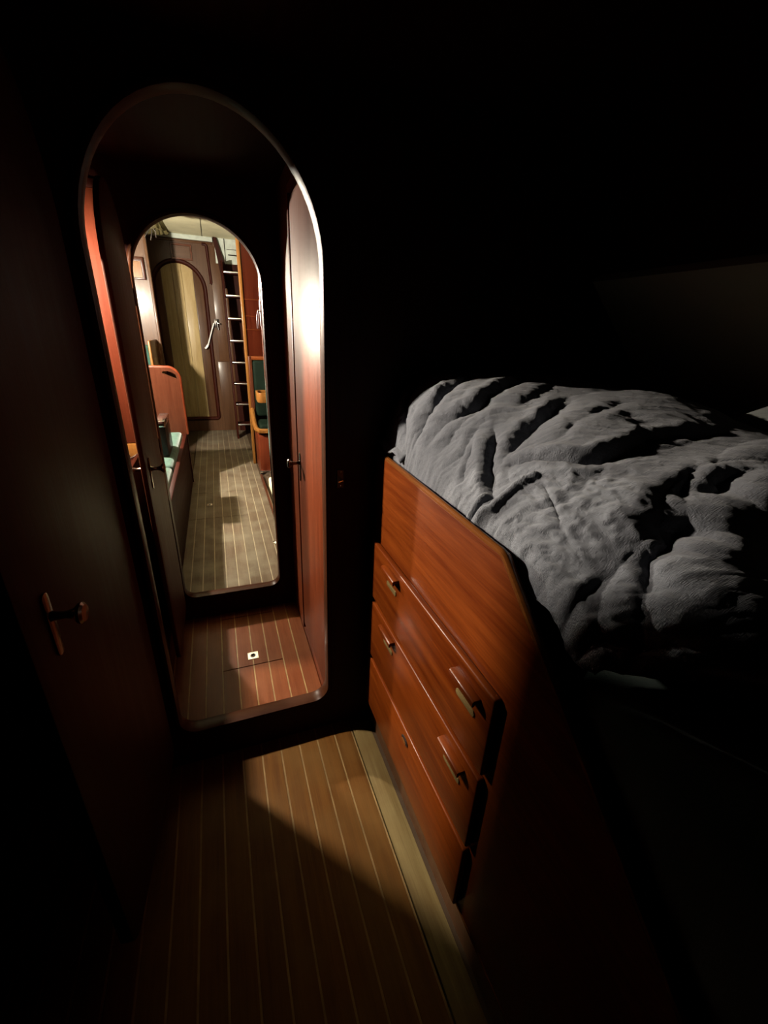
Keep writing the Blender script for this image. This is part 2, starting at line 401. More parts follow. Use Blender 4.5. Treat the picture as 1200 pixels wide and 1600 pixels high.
def hatch(name, x0, x1, y0, y1, seam0, mat, ring, label, rs, plain_left):
    t = thing(name, ((x0 + x1) / 2, (y0 + y1) / 2, -0.02), label, 'floor hatch')
    edges = [x0]
    k = math.ceil((x0 - seam0) / P)
    while seam0 + k * P < x1 - 0.01:
        s = seam0 + k * P
        if s > x0 + 0.01 and s > plain_left: edges.append(s)
        k += 1
    edges.append(x1)
    for i in range(len(edges) - 1):
        a, b = edges[i], edges[i + 1]
        MB().box(a + 0.0026 * (i > 0), b - 0.0026 * (i < len(edges) - 2), y0 + 0.0015, y1 - 0.0015, -0.02, 0.0, 0.001, 1).build('plank', mat, t)
        if i: MB().box(a - 0.0026, a + 0.0026, y0 + 0.002, y1 - 0.002, -0.02, -0.0007).build('seam_strip', 'holly_pale' if mat == 'teak_saloon' else 'holly', t)
    rx, ry = ring
    m = MB(); sq = [(rx - rs, ry - rs), (rx + rs, ry - rs), (rx + rs, ry + rs), (rx - rs, ry + rs)]
    circ = [(rx + rs * 0.55 * math.cos(2 * PI * k / 20), ry + rs * 0.55 * math.sin(2 * PI * k / 20)) for k in range(20)]
    m.prism(sq, 'z', 0.0, 0.0025, holes=[circ])
    pl = m.build('pull_plate', 'chrome', t); pl['label'] = 'square chrome pull plate'
    MB().lathe([(0, 0.0004), (rs * 0.55, 0.0004), (rs * 0.55, 0.001)], (rx, ry, 0), (0, 0, 1)).build('recess', 'gap', pl)
    MB().tube([(rx + rs * 0.42 * math.cos(2 * PI * k / 18), ry + rs * 0.42 * math.sin(2 * PI * k / 18), 0.003) for k in range(19)], rs * 0.09, 8).build('pull_ring', 'dark_metal', pl)
    for sx in (-1, 1):
        for sy in (-1, 1): MB().sphere((rx + sx * rs * 0.78, ry + sy * rs * 0.78, 0.0025), rs * 0.1, 8, (1, 1, 0.4)).build('screw', 'dark_metal', pl)
    return t
hatch('floor_hatch', HX[0], HX[1], HY[0], HY[1], 0.028, 'teak_passage', (0.030, 1.745), 'reddish floor hatch with square chrome pull in the passage', 0.024, -0.06)
hatch('floor_hatch', SX[0] + 0.003, SX[1], SY[0], SY[1], 0.0, 'teak_saloon', (-0.177, 3.86), 'pale planked floor hatch with small pull in the saloon', 0.022, -9)

# ------------------------------------------------------------------ bunk chest
XF = 0.45
bc = thing('bunk_chest', (XF, 0.6, 0), 'tall mahogany drawer chest with sloping leeboard under the bunk', 'chest')
face = [(1.235, 0.132), (1.235, 1.153), (0.548, 1.139), (0.06, 0.726), (-0.02, 0.69), (-0.02, 0.132)]
MB().prism(face, 'x', XF, XF + 0.024, 0.0025).build('front_panel', 'mahogany_y', bc)
MB().box(XF + 0.012, XF + 0.03, -0.02, 1.235, 0.0, 0.132).build('plinth', 'brown_x', bc)
MB().box(XF - 0.003, XF + 0.004, -0.02, 1.235, 0.130, 0.137, 0.0012, 1).build('plinth_bead', 'lip_y', bc)
MB().tube([(XF + 0.009, 1.235, 1.154), (XF + 0.009, 0.556, 1.140), (XF + 0.009, 0.545, 1.137), (XF + 0.009, 0.06, 0.727), (XF + 0.009, -0.02, 0.691)], 0.0085, 10).build('top_lipping', 'lip_y', bc)
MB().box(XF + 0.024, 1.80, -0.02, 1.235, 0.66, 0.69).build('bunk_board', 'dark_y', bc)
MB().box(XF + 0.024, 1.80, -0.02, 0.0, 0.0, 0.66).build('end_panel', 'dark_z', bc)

def drawer_handle(yc, zc, parent, ln=0.098):
    """wooden lip pull standing over a pale pad coloured as a lit finger slot"""
    x = XF - 0.018
    h = MB(); h.prism([(x + 0.001, zc), (x + 0.001, zc + 0.011), (x - 0.016, zc + 0.011), (x - 0.020, zc + 0.008), (x - 0.020, zc - 0.005), (x - 0.014, zc - 0.005), (x - 0.013, zc)], 'y', yc - ln / 2, yc + ln / 2, 0.0012)
    hh = h.build('handle', 'mahogany_y', parent)
    s = MB(); n = 8; pts = []
    for k in range(n + 1):
        a = -PI / 2 + k * PI / n; pts.append((yc + ln * 0.30 + 0.008 * math.cos(a), zc - 0.045 + 0.008 * math.sin(a)))
    for k in range(n + 1):
        a = PI / 2 + k * PI / n; pts.append((yc - ln * 0.30 + 0.008 * math.cos(a), zc - 0.045 + 0.008 * math.sin(a)))
    s.prism(pts, 'x', x + 0.0005, x - 0.003, 0.0008)
    q = s.build('lit_slot_pad', 'pale_board', hh); q['label'] = 'pale rounded pad painted as the lit finger slot'  # pale colour stands for light falling inside the slot
def drawer(name, z0, z1, y0, y1, handles):
    d = MB().box(XF - 0.018, XF, y0, y1, z0, z1, 0.005, 3).build(name, 'mahogany_y', bc)
    for yc, zc in handles: drawer_handle(yc, zc, d)
    return d
drawer('drawer', 0.655, 0.868, 0.47, 1.185, [(0.558, 0.822), (0.992, 0.838)])
drawer('drawer', 0.402, 0.636, 0.474, 1.187, [(0.57, 0.596), (0.992, 0.615)])
d3 = drawer('locker_flap', 0.152, 0.384, 0.478, 1.190, [])
ob = MB(); ob.prism([(0.82 + 0.021 * math.cos(2 * PI * k / 20), 0.347 + 0.011 * math.sin(2 * PI * k / 20)) for k in range(20)], 'x', XF - 0.0175, XF - 0.021)
ob.build('finger_hole', 'gap', d3)
MB().prism([(0.822 + 0.014 * math.cos(2 * PI * k / 20), 0.343 + 0.006 * math.sin(2 * PI * k / 20)) for k in range(20)], 'x', XF - 0.0205, XF - 0.022).build('latch_tongue', 'lip_y', d3)

# ------------------------------------------------------------------ bedding
mt = tag(MB().box(0.480, 1.74, -0.02, 1.225, 0.691, 1.020, 0.05, 4).build('mattress', 'mattress_green'), 'dark green mattress lying behind the leeboard', 'mattress')

def S(t):
    t = np.clip(t, 0, 1); return t * t * (3 - 2 * t)
def hem_y(x): return np.clip(.355 - 1.25 * (x - .476), -.01, 9)
def base_h(x, y):
    far = S((y - .72) / .36)
    wd = .13 * (1 - far) + .036 * far
    p = 1 - np.exp(-np.clip(x - .468, 0, 9) / wd)
    dv = y - hem_y(x)
    A = .20 + .05 * S((y - .45) / .4) - .165 * np.maximum(1 - S((dv - .05) / .22), .85 * (1 - S((y - .27) / .21)))
    return 1.125 + A * p + .02 * far * S((x - .5) / .2) - .11 * S((x - .98) / .6) - .05 * (1 - S(dv / .09))
def seg_dist(X, Y, pl):
    """distance to a polyline, signed side and position along it"""
    D = np.full(X.shape, 9.0); Sg = np.zeros(X.shape); T = np.zeros(X.shape); n = len(pl) - 1
    for i in range(n):
        ax, ay = pl[i]; bx, by = pl[i + 1]; dx, dy = bx - ax, by - ay
        t = np.clip(((X - ax) * dx + (Y - ay) * dy) / (dx * dx + dy * dy), 0, 1)
        ex = X - ax - t * dx; ey = Y - ay - t * dy; d = np.sqrt(ex * ex + ey * ey)
        s = np.sign(dx * ey - dy * ex); m = d < D
        D[m] = d[m]; Sg[m] = s[m]; T[m] = ((i + t) / n)[m]
    return D, Sg, T
def make_duvet():
    NU, NV = 340, 320
    u = np.linspace(0, 1, NU) ** 1.9; v = np.linspace(0, 1, NV)
    U, V = np.meshgrid(u, v, indexing='ij')
    X = 0.480 + U * 1.066
    YE = hem_y(X)
    Y = YE + V * (1.222 - YE)
    Z = base_h(X, Y)
    arc = lambda x, y: x + .85 * (base_h(x, y) - 1.125)
    SA = arc(X, Y)
    D3 = np.zeros_like(Z)
    # creases in the cloth: (polyline in plan, depth, width, shoulder height)
    folds = [
        ([(.484, 1.05), (.499, 1.12), (.54, 1.17), (.60, 1.21)], .026, .011, .014),
        ([(.488, 1.015), (.513, 1.02), (.577, 1.03), (.657, 1.06), (.76, 1.14)], .029, .012, .015),
        ([(.507, .965), (.56, .935), (.61, .915), (.69, .945), (.777, .99), (.90, 1.08)], .028, .013, .015),
        ([(.506, .912), (.546, .91), (.589, .907), (.65, .90)], .008, .010, .005),
        ([(.512, .67), (.541, .74), (.582, .795), (.60, .83)], .030, .012, .018),
        ([(.545, .728), (.616, .75), (.692, .772), (.751, .793), (.81, .815)], .024, .012, .014),
        ([(.549, .718), (.597, .668), (.63, .598), (.66, .567), (.72, .565), (.78, .585)], .024, .011, .014),
        ([(.72, .535), (.794, .58), (.87, .565), (.96, .55)], .015, .011, .008),
        ([(.79, .48), (.74, .45), (.697, .426), (.658, .383), (.59, .372), (.556, .345), (.525, .30)], .040, .020, .0),
        ([(.71, .412), (.78, .425), (.86, .435)], .032, .016, .012),
        ([(.476, .415), (.50, .40), (.55, .395)], .014, .007, .008),
        ([(.476, .375), (.50, .35), (.53, .31)], .014, .008, .010),
        ([(.574, .608), (.555, .55), (.537, .495)], .007, .006, .004),
        ([(.64, .66), (.70, .69), (.78, .71), (.90, .74)], .008, .011, .006),
        ([(.66, .84), (.76, .88), (.88, .95)], .008, .010, .005),
        ([(.52, .83), (.55, .85), (.60, .862)], .006, .008, .005),
        ([(.505, .78), (.53, .81), (.57, .84)], .006, .007, .005),
    ]
    WX = np.zeros_like(Z); WY = np.zeros_like(Z); WM = np.zeros_like(Z)
    for i in range(NU):
        for j in range(NV):
            x = SA[i, j]; y = Y[i, j]
            WX[i, j] = .007 * noise.noise((x * 24, y * 24, .3)) + .003 * noise.noise((x * 70, y * 70, 4.3))
            WY[i, j] = .007 * noise.noise((x * 24, y * 24, 7.9)) + .003 * noise.noise((x * 70, y * 70, 9.3))
            WM[i, j] = .8 + .55 * noise.noise((x * 19, y * 19, 2.6))
    for pl, dep, wd, sh in folds:
        q = [(float(arc(np.float64(x), np.float64(y))), y) for x, y in pl]
        D, Sg, T = seg_dist(SA + WX, Y + WY, q)
        env = np.clip(np.minimum(T, 1 - T) * 3.2 + .1, 0, 1) * np.clip((U - 0) * 60, 0, 1) * WM
        D3 -= .80 * dep * env * np.exp(-np.sqrt((D / wd) ** 2 + .04) * 1.15 + .2)
        if sh: D3 += .85 * sh * env * np.exp(-((D - 2.4 * wd) / (1.7 * wd)) ** 2) * (.65 + .35 * Sg)
    for pl, h, wd in [([(.484, .692), (.503, .651), (.546, .642), (.572, .628)], .015, .008), ([(.482, .711), (.496, .698), (.51, .692)], .011, .006)]:
        q = [(float(arc(np.float64(x), np.float64(y))), y) for x, y in pl]
        D, Sg, T = seg_dist(SA, Y, q); D3 += h * np.exp(-(D / wd) ** 2)
    # big soft lumps beside the valley
    for cx_, cy_, rx, ry, a, h in [(.635, .312, .095, .052, -.35, .031), (.80, .372, .115, .060, -.1, .031), (.56, .215, .10, .045, -.6, .025), (.98, .40, .14, .07, 0, .018), (.68, .66, .10, .07, .4, .012), (.9, .70, .2, .1, .2, .02), (1.2, .6, .25, .2, 0, .012)]:
        ca, sa = math.cos(a), math.sin(a)
        p = ((X - cx_) * ca + (Y - cy_) * sa) / rx; q = (-(X - cx_) * sa + (Y - cy_) * ca) / ry
        D3 += h * np.clip(1 - (p * p + q * q) / 2.2, 0, 1) ** .8
    # crumples: ridged noise, stronger in the middle, streaks that follow the pull of the cloth
    for i in range(NU):
        for j in range(NV):
            x = SA[i, j]; y = Y[i, j]; xx = X[i, j]
            wx = x + .02 * noise.noise((x * 9, y * 9, 3.1)); wy = y + .02 * noise.noise((x * 9, y * 9, 8.7))
            a = 1 - abs(noise.noise((wx * 26, wy * 26, 1.5))) * 2
            b = 1 - abs(noise.noise((wx * 52 + wy * 14, wy * 46, 5.5))) * 2
            c = 1 - abs(noise.noise(((wx * .5 + wy) * 58, (wx - wy * .5) * 9, 2.2))) * 2
            e2 = (1 - abs(noise.noise(((wx * .8 + wy) * 15, (wx - wy * .8) * 6, 6.4))) * 2.4)
            mid = math.exp(-(((xx - .57) / .10) ** 2 + ((y - .54) / .11) ** 2))
            D3[i, j] += .0026 * a * (.35 + 1.2 * mid) + .0020 * b * (.2 + 1.5 * mid) + .0020 * c * (.9 - .5 * mid) + .0045 * e2 * (.6 + .4 * mid)
    # displace along the base normal
    e = 1e-3
    hx = (base_h(X + e, Y) - base_h(X - e, Y)) / (2 * e); hy = (base_h(X, Y + e) - base_h(X, Y - e)) / (2 * e)
    ln = np.sqrt(1 + hx * hx + hy * hy)
    X2 = np.maximum(X - D3 * hx / ln, .4765); Y2_ = np.minimum(Y - D3 * hy / ln, 1.228); Z = Z + D3 / ln
    # near hem rolls down, left edge tucks in behind the board
    dv = Y - YE
    Z -= .03 * (1 - S(dv / .012))
    Z = np.maximum(Z, 1.045)
    Z -= .045 * (1 - S(U * 60))
    Z = np.maximum(Z, 1.042)
    verts = np.stack([X2, Y2_, Z], -1).reshape(-1, 3)
    idx = np.arange(NU * NV).reshape(NU, NV)
    f = np.stack([idx[:-1, :-1], idx[1:, :-1], idx[1:, 1:], idx[:-1, 1:]], -1).reshape(-1, 4)
    me = bpy.data.meshes.new('duvet'); me.from_pydata((verts - np.array([0.9, 0.7, 1.035])).tolist(), [], f.tolist())
    me.polygons.foreach_set('use_smooth', [True] * len(me.polygons))
    me.materials.append(MATS['linen_grey'])
    o = bpy.data.objects.new('duvet', me); C.objects.link(o); o.location = (0.9, 0.7, 1.035)
    md = o.modifiers.new('thick', 'SOLIDIFY'); md.thickness = 0.004; md.offset = 1
    return o
tag(make_duvet(), 'rumpled grey linen duvet heaped on the bunk', 'duvet')

def cloth_patch(name, cs_, mat, th, n=16, wob=.006, seed=0):
    """small loose cloth corner spanned by four 3D points"""
    m = bmesh.new(); g = []
    a, b, c, d = [Vector(p) for p in cs_]
    for i in range(n + 1):
        row = []
        for j in range(n + 1):
            s, t = i / n, j / n
            p = (a * (1 - s) + b * s) * (1 - t) + (d * (1 - s) + c * s) * t
            p.z += wob * math.sin(3 * PI * s + seed) * math.cos(2.2 * t * PI) + .008 * math.sin(PI * t) + wob * noise.noise((s * 5, t * 5, seed))
            row.append(m.verts.new(p))
        g.append(row)
    for i in range(n):
        for j in range(n): m.faces.new((g[i][j], g[i + 1][j], g[i + 1][j + 1], g[i][j + 1]))
    mb = MB(); mb.bm.free(); mb.bm = m
    o = mb.build(name, mat)
    md = o.modifiers.new('thick', 'SOLIDIFY'); md.thickness = th
    return o
tag(cloth_patch('pillowcase', [(.455, 1.225, 1.185), (.462, 1.06, 1.175), (.56, 1.06, 1.215), (.58, 1.225, 1.25)], 'linen_grey', .008, seed=1.3), 'flat corner of a grey pillowcase poking out below the duvet', 'pillowcase')
tag(cloth_patch('bed_sheet', [(.476, 1.22, 1.13), (.476, .72, 1.10), (.60, .72, 1.10), (.60, 1.22, 1.13)], 'sheet_white', .003, wob=.002, seed=.4), 'pale sheet showing between the duvet and the leeboard', 'sheet')

def pillow(name, c, sx, sy, sz, mat, rz, label):
    m = bmesh.new(); bmesh.ops.create_uvsphere(m, u_segments=40, v_segments=24, radius=1)
    for v in m.verts:
        x, y, z = v.co; e = 0.55
        sxn = math.copysign(abs(x) ** e, x); syn = math.copysign(abs(y) ** e, y)
        k = max(0.02, (1 - abs(sxn) ** 6) * (1 - abs(syn) ** 6))
        v.co = Vector((sxn * sx, syn * sy, z * sz * (.35 + .65 * k) + .006 * noise.noise((x * 4, y * 4, z * 4))))
    bmesh.ops.transform(m, matrix=Matrix.Translation(c) @ Matrix.Rotation(rz, 4, 'Z') @ Matrix.Rotation(-.22, 4, 'Y'), verts=m.verts[:])
    mb = MB(); mb.bm.free(); mb.bm = m
    return tag(mb.build(name, mat), label, 'pillow')
pillow('pillow', (1.29, 0.50, 1.335), .14, .21, .050, 'sheet_white', 0.1, 'white pillow wedged between the duvet and the hull side')

# ------------------------------------------------------------------ doors and knobs
def knob(loc, d, parent, plate_len=0.105):
    """flared turned knob on a narrow vertical backplate; d = outward direction"""
    loc = Vector(loc); d = Vector(d).normalized(); side = d.cross(Vector((0, 0, 1))).normalized()
    pts = []
    hw = 0.011
    for k in range(9):
        a = k * PI / 8; pts.append((hw * math.cos(a), plate_len * .33 + hw * math.sin(a)))
    for k in range(9):
        a = PI + k * PI / 8; pts.append((hw * math.cos(a), -plate_len * .67 + hw * math.sin(a)))
    m = MB(); m.prism([(p[0], p[1]) for p in pts], 'y', 0, 0.004, 0.001)
    R = Matrix((side, d, Vector((0, 0, 1)))).transposed().to_4x4()
    m.xform(Matrix.Translation(loc) @ R)
    pl = m.build('backplate', 'bronze', parent)
    k = MB().lathe([(0.0, 0.003), (0.010, 0.003), (0.0075, 0.012), (0.0065, 0.026), (0.010, 0.038), (0.0185, 0.046), (0.0195, 0.051), (0.015, 0.055), (0.0, 0.056)], loc, d, 20)
    k.build('knob', 'bronze', pl)

# locker door in the passage side
dr = sthing('door_1', (0.31, 1.55, 0.0), 'glossy mahogany locker door with turned knob on the passage side', 'door')
MB().box(0.300, 0.3105, 1.30, 1.800, 0.10, 1.93, 0.003).build('door_leaf', 'varnish_z', dr)
knob((0.300, 1.755, 0.975), (-1, 0, 0), dr)
fr = MB().box(0.297, 0.3105, 1.812, 1.835, 0.06, 1.97, 0.003).build('door_stile', 'varnish_z', dr)
MB().box(0.297, 0.3105, 1.30, 1.835, 1.945, 1.97, 0.003).build('door_rail', 'mahogany_z', dr)

# the saloon door, open into the passage: arched leaf seen edge on
def leaf(name, label, hinge, ang, width, zs, zt, spring, th, knob_side, knob_z, mat='dark_z'):
    t = sthing(name, hinge, label, 'door')
    hw = width / 2; out = arch(-hw, hw, zs, spring, zt - spring, 0.05, 24)
    m = MB(); m.prism(out, 'y', -th / 2, th / 2, 0.004)
    R = Matrix.Translation(hinge) @ Matrix.Rotation(ang, 4, 'Z')
    m.xform(R); m.build('door_leaf', mat, t)
    for s in knob_side:
        p = R @ Vector((-width + .075, s * th / 2, knob_z)); dd = (R.to_3x3() @ Vector((0, s, 0)))
        knob(p, dd, t)
    for z in (0.35, 1.0, 1.6):
        MB().tube([R @ Vector((0.004, 0, z - .03)), R @ Vector((0.004, 0, z + .03))], .006, 8).build('hinge', 'bronze', t)
    return t
leaf('door_2', 'dark arched saloon door standing open against the passage side', (-0.286, 2.118, 0), PI / 2, 0.43, 0.10, 1.93, 1.66, 0.018, (-1, 1), 0.985, 'leaf_z')
leaf('door_3', 'dark arched cabin door swung back beside the large doorway', (-0.285, 1.205, 0), PI / 2 - 0.09, 0.53, 0.11, 2.0, 1.66, 0.03, (-1, 1), 1.03)

# latch keep on the cabin bulkhead
lk = thing('door_latch', (0.316, Y1 - 0.02, 1.08), 'small chrome door latch keep beside the large arched doorway', 'latch')
MB().box(0.325, 0.347, Y1 - 0.004, Y1, 1.04, 1.10, 0.001, 1).build('plate', 'dark_metal', lk)
MB().tube([(0.336, Y1 - 0.003, 1.07), (0.336, Y1 - 0.026, 1.07), (0.322, Y1 - 0.03, 1.068)], 0.0035, 8).build('hook', 'chrome', lk)
for z in (1.047, 1.093): MB().sphere((0.336, Y1 - 0.004, z), 0.003, 8).build('screw', 'chrome', lk)

# ------------------------------------------------------------------ galley recess left of the passage
struct(MB().box(-0.376, -0.358, Y1 + 0.036, 1.80, 1.685, 2.05, .003).build('lamp_baffle_1', 'dark_y'), 'unseen dark board added to cut the galley lamp light', 'trim')  # added out of view: keeps lamp light low in passage and cabin
struct(MB().box(-0.478, -0.466, 1.66, 1.955, 1.744, 2.05, .003).build('lamp_baffle_2', 'dark_y'), 'unseen dark board added to shade the passage bulkhead', 'trim')  # added out of view: keeps lamp light off the upper bulkhead
ct = thing('galley_counter', (-0.7, 1.7, 0), 'dark waist-high counter along the passage beside the lit red panel', 'counter')
MB().box(-1.0, -0.375, Y1 + 0.04, Y2 - 0.002, 0.0, 0.915).build('body', 'dark_y', ct)
MB().box(-1.0, -0.372, Y1 + 0.04, Y2 - 0.002, 0.915, 0.935, 0.003).build('worktop', 'dark_y', ct)
MB().box(-0.376, -0.360, Y1 + 0.04, Y2 - 0.025, 0.0, 0.955, 0.004).build('front_fiddle', 'dark_y', ct)
sp = thing('splash_panel', (-0.7, Y2 - 0.01, 0.95), 'bright red mahogany panel lit behind the galley counter', 'panel')
MB().box(-1.3, -0.315, Y2 - 0.014, Y2 - 0.001, 1.003, 1.945, 0.002).build('board', 'splash_z', sp)
MB().box(-1.3, -0.315, Y2 - 0.020, Y2 - 0.001, 1.945, 1.975, 0.004).build('top_rail', 'dark_z', sp)
MB().box(-1.3, -0.315, Y2 - 0.022, Y2 - 0.001, 0.936, 1.000, 0.003).build('lower_board', 'orange_z', sp)
hk = tag(MB().tube([(-.415, Y2 - .022, 1.0), (-.420, Y2 - .05, .992), (-.424, Y2 - .06, .96), (-.421, Y2 - .05, .942), (-.40, Y2 - .045, .941), (-.38, Y2 - .036, .947), (-.365, Y2 - .022, .955)], .0042, 8).build('rail_hook', 'bronze'), 'bent bronze loop handle fixed below the red panel', 'handle')

LX, LY, LZ = -0.64, 1.728, 1.74
lm = thing('shaded_lamp', (LX, LY, 2.05), 'small shaded lamp hanging over the galley counter', 'lamp')
MB().lathe([(0, 2.05 - LZ), (.035, 2.05 - LZ), (.035, 2.035 - LZ), (.006, 2.03 - LZ), (.006, .072), (.012, .07), (.012, .03), (.0, .028)], (LX, LY, LZ), (0, 0, 1)).build('stem', 'bronze', lm)
MB().lathe([(.012, .070), (.03, .066), (.085, .028), (.088, .020), (.084, .022), (.028, .060), (.012, .064)], (LX, LY, LZ), (0, 0, 1), 32).build('shade', 'dark_metal', lm)
MB().sphere((LX, LY, LZ), .029, 20).build('bulb', 'bulb_glow', lm)

# ------------------------------------------------------------------ saloon: lamp
sl = thing('globe_lamp', (-1.0, 3.85, 2.6), 'opal globe lamp hanging over the green settee', 'lamp')
MB().lathe([(0, .8), (.05, .8), (.05, .785), (.008, .775), (.008, .06), (.022, .05), (.022, .036), (0, .034)], (-1.0, 3.85, 1.80), (0, 0, 1)).build('stem', 'bronze', sl)
MB().sphere((-1.0, 3.85, 1.80), .04, 20).build('globe', 'globe_glow', sl)

# ------------------------------------------------------------------ saloon: left settee
st = thing('settee', (-0.7, 3.4, 0), 'mahogany settee with green velvet cushions and a high end panel', 'settee')
MB().box(-0.362, -0.340, Y2 + 0.04, 4.56, 0.0, 0.49, 0.002).build('front_panel', 'dark_y', st)
MB().box(-0.366, -0.334, Y2 + 0.04, 4.56, 0.487, 0.507, 0.006, 3).build('front_rail', 'dark_y', st)
MB().box(-1.62, -0.362, Y2 + 0.04, 4.56, 0.0, 0.40).build('base', 'dark_y', st)
for y0, y1 in ((Y2 + 0.045, 3.34), (3.345, 4.545)):
    MB().box(-1.18, -0.372, y0, y1, 0.40, 0.535, 0.035, 4).build('seat_cushion', 'velvet', st)
    MB().box(-1.36, -1.19, y0, y1, 0.42, 0.98, 0.04, 4).build('back_cushion', 'velvet', st)
ep = []
for k in range(9):
    a = k * PI / 16; ep.append((-0.330 - .10 + .10 * math.cos(a), 1.130 - .10 + .10 * math.sin(a)))
slot = [(-.475, 1.082), (-.36, 1.03), (-.352, 1.046), (-.365, 1.072), (-.39, 1.088), (-.42, 1.098), (-.465, 1.098)]
slot = slot[::-1]
e = MB(); e.prism([(-1.6, 0), (-0.330, 0)] + ep + [(-1.6, 1.130)], 'y', 4.56, 4.592, holes=[slot])
e.build('end_panel', 'redwood_z', st)['label'] = 'red mahogany end panel with rounded corner and hand slot'
rim = [(-1.6, 1.130)] + ep[::-1] + [(-0.330, 0.5)]
MB().tube([(p[0], 4.576, p[1]) for p in rim], .017, 8).build('end_panel_lipping', 'mahogany_z', st)

# black upright with chrome cap standing on the settee edge
bx = thing('black_case', (-0.44, 3.77, 0.535), 'narrow black case with chrome cap on the green settee cushion', 'case')
MB().box(-0.472, -0.410, 3.60, 3.95, 0.536, 0.795, 0.006).build('body', 'black_case', bx)
MB().box(-0.474, -0.408, 3.596, 3.954, 0.772, 0.818, 0.004).build('cap', 'chrome', bx)
MB().box(-0.468, -0.414, 3.594, 3.598, 0.782, 0.800).build('cap_groove', 'gap', bx)

# partial bulkhead with bench back in front of the far wall
YP = 5.95
pw = struct(MB().box(-1.66, -0.578, YP, YP + .03, 0.0, 2.6).build('wall_saloon_partition', 'brown_z'), 'glossy brown timber partition behind the small green bench', 'wall')
MB().box(-0.600, -0.572, YP - .006, YP + .036, 0.0, 2.6, .005).build('edge_lipping', 'brown_z', pw)
bn = thing('bench', (-1.0, 5.8, 0), 'small bench with dark green back cushion against the brown partition', 'bench')
MB().box(-1.6, -0.645, 5.82, YP - .008, 0.55, 1.270, .03, 4).build('back_cushion', 'velvet_dark', bn)
MB().box(-0.643, -0.618, 5.30, YP - .008, 0.0, 1.335, .008, 3).build('side_board', 'orange_z', bn)
MB().box(-1.6, -0.645, 5.25, 5.82, 0.40, 0.54, .03, 4).build('seat_cushion', 'velvet', bn)
MB().box(-1.6, -0.645, 5.25, YP - .008, 0.0, 0.40).build('base', 'dark_y', bn)
pq = thing('wall_plaque', (-0.71, YP - .01, 1.97), 'pale wooden plaque in a deep dark frame on the brown partition', 'plaque')
MB().prism([(-.86, 1.945), (-.625, 1.945), (-.625, 2.165), (-.86, 2.165)], 'y', YP - .045, YP - .001, .004, holes=[[(-.84, 1.965), (-.655, 1.965), (-.655, 2.125), (-.84, 2.125)]]).build('frame', 'deepred_z', pq)
MB().box(-.84, -.655, YP - .018, YP - .001, 1.965, 2.125).build('plaque_board', 'orange_z', pq)

# ------------------------------------------------------------------ saloon: far wall and boarded door
fw_ = struct(MB().prism([(-1.66, 0), (0.265, 0), (0.265, 2.6), (-1.66, 2.6)], 'y', YF, YF + .05, holes=[arch(-.352, .352, .16, 1.955, .365, .06)]).build('wall_saloon_front', 'brown_z'), 'brown panelled far wall of the saloon around the boarded door', 'wall')
MB().sweep(arch(-.352, .352, .16, 1.955, .365, .06), [(-.055, YF + .012), (-.05, YF - .004), (-.035, YF - .016), (-.015, YF - .016), (.0, YF - .004), (.002, YF + .03), (-.055, YF + .03)]).build('door_moulding', 'dark_z', fw_)
cn = struct(MB().box(-1.66, 0.13, YF - .05, YF, 2.545, 2.6, .006).build('trim_1', 'white_paint'), 'pale cornice board along the top of the far wall', 'trim')
MB().sweep([(-.38, 2.33), (-.165, 2.33), (-.165, 2.47), (-.38, 2.47)], [(0, YF - .001), (.003, YF - .014), (.02, YF - .014), (.024, YF - .001)]).build('panel_moulding', 'mahogany_x', fw_)
MB().box(-.375, -.17, YF - .006, YF + .001, 2.335, 2.465).build('panel_board', 'brown_x', fw_)
MB().tube([(-.01, YF - .004, 2.515), (.03, YF - .008, 2.515), (.045, YF - .008, 2.50), (.062, YF - .008, 2.06), (.05, YF - .008, 2.04)], .019, 8).build('grab_rail', 'dark_z', fw_)
MB().box(-1.66, 0.12, YF - .012, YF + .001, 2.515, 2.545, .003).build('top_rail', 'brown_x', fw_)
MB().box(.04, .262, YF - .012, YF + .001, 0, 1.02, .003).build('lower_panel', 'brown_z', fw_)
MB().box(.07, .262, YF - .012, YF + .001, 1.028, 2.5, .003).build('upper_panel', 'brown_z', fw_)
MB().box(.232, .268, YF - .03, YF + .03, 0, 2.6, .005).build('corner_post', 'brown_z', fw_)

dd = sthing('door_4', (-.352, YF + .02, .16), 'honey coloured arched door of upright boards on the far wall', 'door')
xs = [-.70, -.56, -.425, -.305, -.165, -.005]
def arch_clip(x0, x1, A, n=10):
    pts = [(x0, A['zsill']), (x1, A['zsill'])]
    for k in range(n + 1):
        x = x1 + (x0 - x1) * k / n; q = (x - A['xc']) / A['hw']
        pts.append((x, A['zspr'] + A['b'] * math.sqrt(max(0, 1 - q * q))))
    return pts
AD = dict(xc=-.352, hw=.350, zsill=.165, zspr=1.955, b=.362)
for i in range(5):
    MB().prism(arch_clip(xs[i] + .001, xs[i + 1] - .001, AD), 'y', YF + .018, YF + .042, .002).build('board', 'honey_z' if i in (1, 2, 3) else 'brown_z', dd)
dh = thing('door_lever', (.07, YF - .02, 1.45), 'chrome lever with a long stay rod on the far door frame', 'door handle')
MB().box(.048, .112, YF - .022, YF - .010, 1.49, 1.60, .003).build('plate', 'dark_metal', dh)
MB().tube([(.075, YF - .02, 1.57), (.075, YF - .06, 1.57), (.09, YF - .065, 1.545), (.125, YF - .065, 1.54)], .009, 10).build('lever', 'chrome', dh)
MB().tube([(.085, YF - .05, 1.56), (.09, YF - .05, 1.46)], .011, 10).build('barrel', 'chrome', dh)
MB().tube([(.04, YF - .05, 1.545), (-.015, YF - .05, 1.40), (-.075, YF - .05, 1.23), (-.10, YF - .05, 1.205)], .009, 10).build('stay_rod', 'bright_steel', dh)
